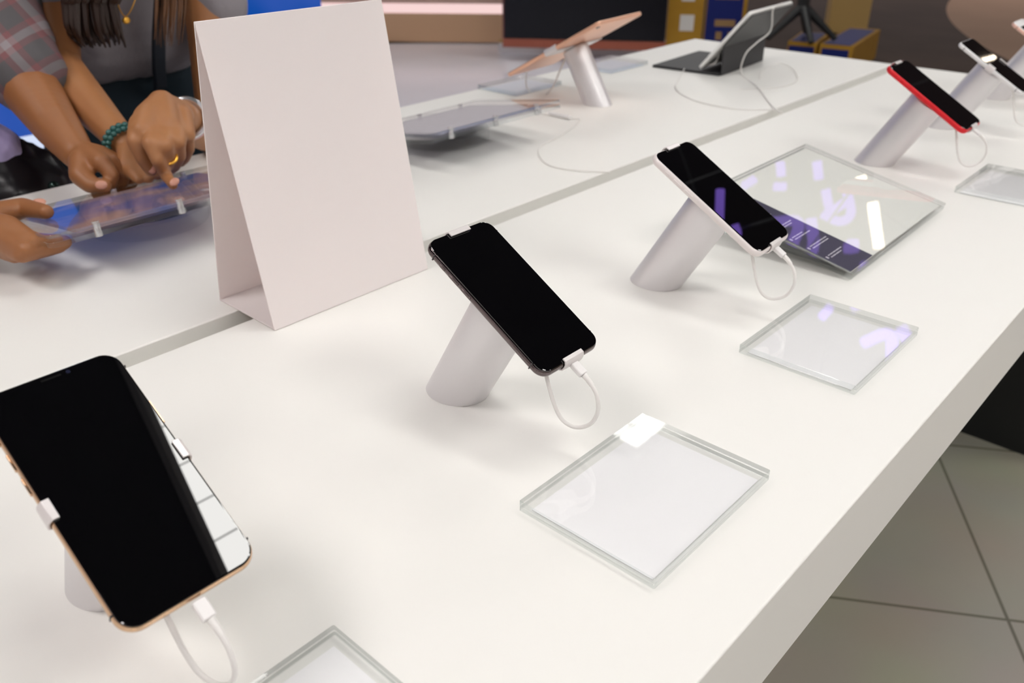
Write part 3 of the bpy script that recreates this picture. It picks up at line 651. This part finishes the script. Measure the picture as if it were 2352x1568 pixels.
limb(bm, Y((378, 335, 1.05, .0108), (388, 366, 1.065, .0095), (378, 388, 1.09, .0088), (365, 395, 1.105, .008)))
limb(bm, Y((408, 326, 1.06, .0105), (412, 358, 1.075, .0092), (400, 382, 1.10, .0085), (388, 390, 1.115, .008)))
limb(bm, Y((430, 310, 1.08, .0095), (434, 340, 1.09, .0084), (424, 364, 1.11, .0078), (414, 374, 1.125, .007)))
limb(bm, Y((322, 285, 1.105, .015), (312, 325, 1.09, .0125), (328, 362, 1.085, .0105), (347, 392, 1.085, .0085)))
# resting hand and arm with beads (screen left)
sh_r = ony(95, -150, 1.52); el_r = ony(132, 150, 1.45); wr_r = ony(288, 330, 1.20)
limb(bm, [(sh_r, .046), (ony(115, 20, 1.49), .040), (el_r, .036), (ony(205, 240, 1.33), .031), (wr_r, .0205)])
for px, py, a1, a2 in ((300, 372, (305, 398, 1.135), (318, 412, 1.12)), (314, 368, (328, 396, 1.13), (342, 410, 1.115)), (328, 364, (346, 390, 1.135), (362, 402, 1.12)), (340, 358, (360, 380, 1.145), (376, 392, 1.13))):
    limb(bm, [(wr_r, .017), (ony(px, py, 1.165), .012), (ony(*a1), .0092), (ony(*a2), .0075)])
limb(bm, Y((290, 350, 1.18, .013), (288, 378, 1.16, .011), (298, 400, 1.145, .0085)))
# torso core, neck, head
ch = (sh_l + sh_r) / 2 + v((.0, .05, .02)); hip = v((ony(310, 190, 1.66).x, 1.68, T + .02))
limb(bm, [(sh_l, .046), (ch, .06), (sh_r, .046)]); limb(bm, [(ch, .05), (hip, .04)])
hc = ch + v((-.05, -.10, .20)); limb(bm, [(ch + v((0, 0, .03)), .052), (hc + v((0, .02, -.07)), .045)])
HP, HA = head(bm, hc, v((-.05, -1, -.75)))
body = fuse('body', bm, M_SKIN2, wo, .003, 7)
nail(wo, onplane(401, 437, SP, SN) + v((0.000, -.004, .0125)), v((-.3, -.6, .7)), v((.1, .6, -.8)))
nail(wo, ony(348, 388, 1.077), v((-.5, -.9, .3)), v((.3, .1, -.9)))
face_bits(wo, HP, HA)
def off_link(name, bm, m, parent, **k):
    bmesh.ops.translate(bm, verts=bm.verts, vec=-parent.location); return link(name, bm, m, parent, **k)
# t-shirt
M_TEE = mat('grey_tee', (.27, .25, .27), rough=.85, bump=(60, .5, .004))
bm = bmesh.new(); hl = hip + v((-.075, -.01, .0)); hr = hip + v((.075, -.01, 0))
limb(bm, [(sh_l + v((0, .01, .01)), .062), (ch, .10), (sh_r + v((0, .01, .01)), .062)])
for q in (-1, -.33, .33, 1): limb(bm, [(ch + v((q * .085, -.005, 0)), .088), (ch.lerp(hip, .5) + v((q * .062, 0, -.01)), .086), (hip + v((q * .066, -.01, .135)), .088)])
limb(bm, [(sh_l, .060), (ony(498, 5, 1.485), .056)]); limb(bm, [(sh_r, .058), (ony(100, -40, 1.50), .055)])
fuse('t_shirt', bm, M_TEE, wo, .006, 8)
# jeans
bm = bmesh.new()
for q in (-1, 1):
    limb(bm, [(hip + v((q * .06, .01, .045)), .10), (hip + v((q * .085, .02, -.12)), .10), (v((hip.x + q * .10, 1.66, .48)), .068), (v((hip.x + q * .10, 1.72, .10)), .052)])
fuse('jeans', bm, mat('teal_jeans', (.008, .022, .034), rough=.8, bump=(200, .3, .001)), wo, .008, 6)
for q in (-1, 1):
    bm = bmesh.new(); limb(bm, [(v((hip.x + q * .10, 1.74, .042)), .042), (v((hip.x + q * .10, 1.60, .034)), .034)]); off_link('shoe', bm, M_BLACK, wo)
# cross-body strap laid over the shirt
bm = bmesh.new(); pts = [ony(372, -60, 1.40), ony(366, 20, 1.43), ony(362, 90, 1.475), ony(362, 150, 1.525), ony(366, 205, 1.575)]
cs = catmull(pts, 6); prev = None
for p in cs:
    tcam = v((0, -.012, .004)); r_ = v((1, .25, 0)).normalized() * .0115
    q = [bm.verts.new(p + tcam - r_), bm.verts.new(p + tcam + r_), bm.verts.new(p - tcam * .2 + r_), bm.verts.new(p - tcam * .2 - r_)]
    if prev:
        for k in range(4): bm.faces.new((prev[k], prev[(k + 1) % 4], q[(k + 1) % 4], q[k]))
    else: bm.faces.new(q[::-1])
    prev = q
bm.faces.new(prev); o = off_link('bag_strap', bm, mat('navy_strap', (.006, .012, .022), rough=.7), wo); 
# necklace
bm = bmesh.new(); tube(bm, catmull([ony(262, -60, 1.40), ony(268, 0, 1.41), ony(288, 38, 1.42), ony(310, 0, 1.41), ony(318, -60, 1.41)], 6), .0009, 6); nk = off_link('necklace', bm, mat('gold', (.8, .42, .06), rough=.3, metal=.8), wo)
bm = bmesh.new(); ball(bm, ony(290, 47, 1.415), (.007, .003, .0055), 2); off_link('pendant', bm, mat('gold', (0, 0, 0)), wo)
# hair
def hair(parent, spec, mats, name='hair'):
    for m_, lst in spec:
        bm = bmesh.new()
        for P in lst: tube(bm, catmull(P, 5), [(.0095 * (1 - (i / (5 * (len(P) - 1))) ** 2 * .85)) for i in range(5 * (len(P) - 1) + 1)], 7)
        off_link(name, bm, m_, parent)
rnd = random.Random(5); L1 = []; L2 = []
top = HP(0, -.02, .11)
for k in range(46):
    f = k / 45; px0 = 150 + 105 * f + rnd.uniform(-8, 8); yy = 1.395 + rnd.uniform(-.02, .03)
    L1.append([top + v((rnd.uniform(-.03, .03), rnd.uniform(-.03, .03), 0)), HP(.085, -.02 + .03 * rnd.random(), .02) if True else None, ony(px0 - 6, -60, yy), ony(px0 + 4, 10, yy), ony(px0 + 8 + 8 * f, 60 + rnd.uniform(0, 15), yy), ony(px0 + 20 + 16 * rnd.random(), 82 + rnd.uniform(0, 28), yy + .01)])
for k in range(16):
    f = k / 15; px0 = 356 + 66 * f + rnd.uniform(-4, 4); yy = 1.40 + rnd.uniform(-.015, .02)
    L2.append([top, HP(-.085, -.02, .02), ony(px0 - 8, -70, yy), ony(px0, 0, yy), ony(px0 - 2, 45, yy), ony(px0 - 8 * rnd.random(), 75 + rnd.uniform(0, 45) , yy + .01)])
hair(wo, [(M_HAIRD, L1)], None); 
o = [c for c in wo.children if c.name.startswith('hair')][0]
bm = bmesh.new()
for P in L2: tube(bm, catmull(P, 5), [.0042 * (1 - (i / 25) ** 2 * .9) for i in range(26)], 6)
off_link('hair_lock', bm, M_HAIRB, wo)['label'] = 'lighter brown strands falling beside the strap'
bm = bmesh.new(); ball(bm, HP(0, -.03, .05), (.088, .098, .085), 3, HA); ball(bm, HP(0, -.06, -.02), (.082, .06, .10), 3, HA)
fuse('hair_cap', bm, M_HAIRD, wo, .006, 3)
# bracelets and ring
def ring_of(parent, name, c, axis, R, r, m_, beads=0):
    axis = axis.normalized(); u = axis.orthogonal().normalized(); w2 = axis.cross(u); bm = bmesh.new()
    if beads:
        for k in range(beads): a = 2 * PI * k / beads; ball(bm, c + (u * math.cos(a) + w2 * math.sin(a)) * R, r)
    else:
        P = [c + (u * math.cos(2 * PI * k / 32) + w2 * math.sin(2 * PI * k / 32)) * R for k in range(33)]; tube(bm, P, r, 8)
    return off_link(name, bm, m_, parent)
ax = ony(205, 240, 1.33) - wr_r
cb = wr_r.lerp(ony(205, 240, 1.33), .03)
ring_of(wo, 'bead_bracelet', cb, ax, .026, .0048, mat('turquoise_bead', (.03, .12, .11), rough=.2), 20); ring_of(wo, 'bead_bracelet', cb - ax.normalized() * .010, ax, .0255, .0042, mat('turquoise_bead', (0, 0, 0)), 22)
ax = el_l - wr_l; ring_of(wo, 'silver_bracelet', wr_l.lerp(ony(462, 300, 1.27), .22), ax, .0265, .0045, mat('silver', (.75, .75, .78), rough=.2, metal=.9)); ring_of(wo, 'silver_bracelet', wr_l.lerp(ony(462, 300, 1.27), .32), ax, .0275, .0022, mat('pink_metal', (.7, .45, .45), rough=.3, metal=.8))
ring_of(wo, 'finger_ring', ony(387, 362, 1.062), ony(378, 335, 1.05) - ony(388, 366, 1.065), .0100, .0021, mat('gold', (0, 0, 0)))

# --- person in the plaid shirt
Q0 = v((.20, 1.62, 0))
pl = thing('person', 'person in plaid shirt at left, one hand holding the display slab corner', 'person', Q0)
bm = bmesh.new()
shl = ony(-60, -230, 1.52); ell = ony(28, 95, 1.44); wrl = ony(178, 352, 1.22)
limb(bm, [(shl, .05), (ell, .046), (ony(78, 215, 1.36), .041), (ony(130, 290, 1.29), .033), (wrl, .0235)])
for a in ((232, 372, 1.155), (252, 372, 1.165), (268, 375, 1.18), (280, 380, 1.20)): limb(bm, [(wrl, .020), (ony((a[0] + 185) / 2, (a[1] + 352) / 2, 1.19), .019), (ony(*a), .013)])
limb(bm, Y((232, 372, 1.155, .0115), (258, 402, 1.14, .010), (248, 432, 1.145, .009), (222, 446, 1.155, .008)))
limb(bm, Y((252, 372, 1.165, .0118), (283, 400, 1.155, .0103), (276, 430, 1.16, .0092), (252, 442, 1.17, .008)))
limb(bm, Y((268, 375, 1.18, .0115), (300, 400, 1.175, .0098), (296, 424, 1.18, .009), (276, 436, 1.19, .008)))
limb(bm, Y((280, 380, 1.20, .0105), (308, 402, 1.20, .0088), (304, 422, 1.205, .008), (290, 430, 1.215, .007)))
limb(bm, Y((188, 372, 1.19, .018), (186, 402, 1.165, .0155), (208, 424, 1.145, .0122), (240, 428, 1.13, .0095)))
# right hand on the slab corner
wrr = ony(-75, 520, 1.10); elr = ony(-330, 250, 1.42); shr = ony(-420, -120, 1.60)
limb(bm, [(shr, .05), (elr, .042), (ony(-180, 420, 1.22), .034), (wrr, .025)])
tt = onplane(112, 503, SP, SN) + SN * .0085
limb(bm, [(wrr, .021), (ony(-15, 498, 1.09), .018), (ony(52, 476, 1.10), .0125)] + [(tt, .0092)])
for a, b, c_, r_ in (((18, 520, 1.02), (75, 556, .975), (148, 556, .985), .0125), ((12, 545, 1.01), (62, 574, .965), (134, 566, .99), .0122), ((6, 560, 1.02), (50, 584, .97), (118, 572, 1.01), .0115), ((0, 572, 1.04), (34, 588, .995), (92, 576, 1.03), .010)):
    limb(bm, [(wrr, .021), (ony((a[0] - 75) / 2, (a[1] + 525) / 2, 1.06), .020), (ony(*a), r_ * 1.1), (ony(*b), r_ * .9), (ony(*c_), r_ * .72)])
ch2 = v((.35, 1.62, (shl.z + shr.z) / 2 + .02)); hip2 = v((.24, 1.80, T + .02))
limb(bm, [(shl, .05), (ch2, .08), (shr, .05)]); limb(bm, [(ch2, .10), (hip2, .10)]); hc2 = ch2 + v((.0, -.10, .21)); limb(bm, [(ch2, .055), (hc2 + v((0, .02, -.07)), .05)])
HP2, HA2 = head(bm, hc2, v((.15, -1, -.7)), 1.04)
fuse('body', bm, M_SKIN, pl, .003, 7)
nail(pl, onplane(100, 493, SP, SN) + SN * .0165, v((-.1, -.5, .9)), v((1, -.3, -.2)), .007, .0085)
nail(pl, ony(232, 424, 1.123), v((-.5, -.8, .45)), v((.8, -.3, -.1)), .007, .0085)
face_bits(pl, HP2, HA2, 1.04)
bm = bmesh.new(); ball(bm, HP2(0, -.02, .06), (.09, .102, .088), 3, HA2); ball(bm, HP2(0, -.055, 0), (.085, .065, .08), 3, HA2); fuse('hair', bm, M_HAIRD, pl, .006, 3)
def plaid():
    m = bpy.data.materials.new('plaid'); m.use_nodes = True; nt = m.node_tree; N = nt.nodes.new; L = nt.links.new; b = nt.nodes['Principled BSDF']; b.inputs['Roughness'].default_value = .85
    tc = N('ShaderNodeTexCoord'); mp = N('ShaderNodeMapping'); mp.inputs['Rotation'].default_value = (.5, .4, .5); L(tc.outputs['Object'], mp.inputs[0])
    cols = []
    for axis, sc_ in (('X', 11), ('Z', 11)):
        wv = N('ShaderNodeTexWave'); wv.wave_type = 'BANDS'; wv.bands_direction = axis; wv.inputs['Scale'].default_value = sc_ / 2; L(mp.outputs[0], wv.inputs['Vector'])
        rp = N('ShaderNodeValToRGB'); rp.color_ramp.interpolation = 'CONSTANT'; cr = rp.color_ramp
        cr.elements[0].color = (.09, .085, .09, 1); cr.elements[1].position = .45; cr.elements[1].color = (.19, .08, .085, 1)
        e = cr.elements.new(.9); e.color = (.26, .23, .24, 1); L(wv.outputs['Fac'], rp.inputs[0]); cols.append(rp)
    mx = N('ShaderNodeMix'); mx.data_type = 'RGBA'; mx.inputs[0].default_value = .5; L(cols[0].outputs[0], mx.inputs[6]); L(cols[1].outputs[0], mx.inputs[7]); L(mx.outputs[2], b.inputs['Base Color'])
    return m
bm = bmesh.new(); cf = ony(56, 172, 1.395)
limb(bm, [(shl, .068), (ony(0, 40, 1.47), .062), (ell + v((0, 0, .0)), .060), (ony(50, 152, 1.405), .056)])
limb(bm, [(shr, .066), (elr, .056), (ony(-260, 340, 1.33), .050)]); limb(bm, [(shl, .07), (ch2, .11), (shr, .07)])
for q in (-1, 0, 1): limb(bm, [(ch2 + v((q * .08, 0, 0)), .10), (hip2 + v((q * .07, 0, 0)), .105)])
fuse('plaid_shirt', bm, plaid(), pl, .006, 6)
MP = bpy.data.materials['plaid']
bm = bmesh.new(); d = (ony(78, 215, 1.36) - ell).normalized(); limb(bm, [(ony(48, 145, 1.41), .0585), (ony(60, 172, 1.393), .0585)]); fuse('cuff', bm, MP, pl, .005, 2)
bm = bmesh.new()
for q in (-1, 1): limb(bm, [(hip2 + v((q * .07, 0, 0)), .10), (v((hip2.x + q * .10, 1.76, .48)), .07), (v((hip2.x + q * .10, 1.78, .10)), .055)])
fuse('trousers', bm, mat('dark_trousers', (.012, .012, .016), rough=.8), pl, .008, 5)
for q in (-1, 1):
    bm = bmesh.new(); limb(bm, [(v((hip2.x + q * .10, 1.80, .042)), .042), (v((hip2.x + q * .10, 1.66, .034)), .034)]); off_link('shoe', bm, M_BLACK, pl)

# shiny black bag hanging at the far edge
bc = ony(8, 375, 1.44)
t = thing('bag', 'shiny black bag with lilac sheen hanging behind the far table edge at left', 'bag', bc)
bm = bmesh.new(); limb(bm, [(bc + v((-.03, .02, .02)), .055), (bc + v((0, -.03, -.06)), .080), (bc + v((.010, -.02, -.16)), .09)]); limb(bm, [(bc + v((-.10, -.01, -.035)), .075), (bc + v((-.09, -.01, -.16)), .09)])
for k in range(6): limb(bm, [(bc + v((-.03 + .016 * k, -.015 - .01 * (k % 2), .06 - .012 * k)), .018), (bc + v((-.03 + .022 * k, -.075, -.08)), .016), (bc + v((-.03 + .02 * k, -.08, -.2)), .018)])
fuse('pouch', bm, mat('glossy_black', (.005, .004, .006), rough=.32, spec=.4), t, .005, 6)
bm = bmesh.new(); limb(bm, [(bc + v((-.11, .0, .045)), .050), (bc + v((-.05, -.005, .05)), .050), (bc + v((-.015, -.012, .02)), .048)]); fuse('sheen_flap', bm, mat('lilac_sheen', (.42, .36, .62), rough=.3, spec=.7, bump=(22, .9, .02)), t, .005, 4)  # the bag's lilac sheen is put into this flap's base colour
bm = bmesh.new(); ball(bm, ony(125, 428, 1.345) - bc, .0085, 3); tube(bm, [ony(125, 428, 1.345) - bc, ony(105, 438, 1.38) - bc], .002, 8); link('zip_pull', bm, mat('dark_green_metal', (.02, .04, .035), rough=.15, metal=.7), t)
bm = bmesh.new(); tube(bm, catmull([v((-.05, .03, .05)), v((-.08, .06, .2)), shl - bc + v((-.02, .03, .05))], 8), .009, 8); link('strap', bm, M_BLACK, t)
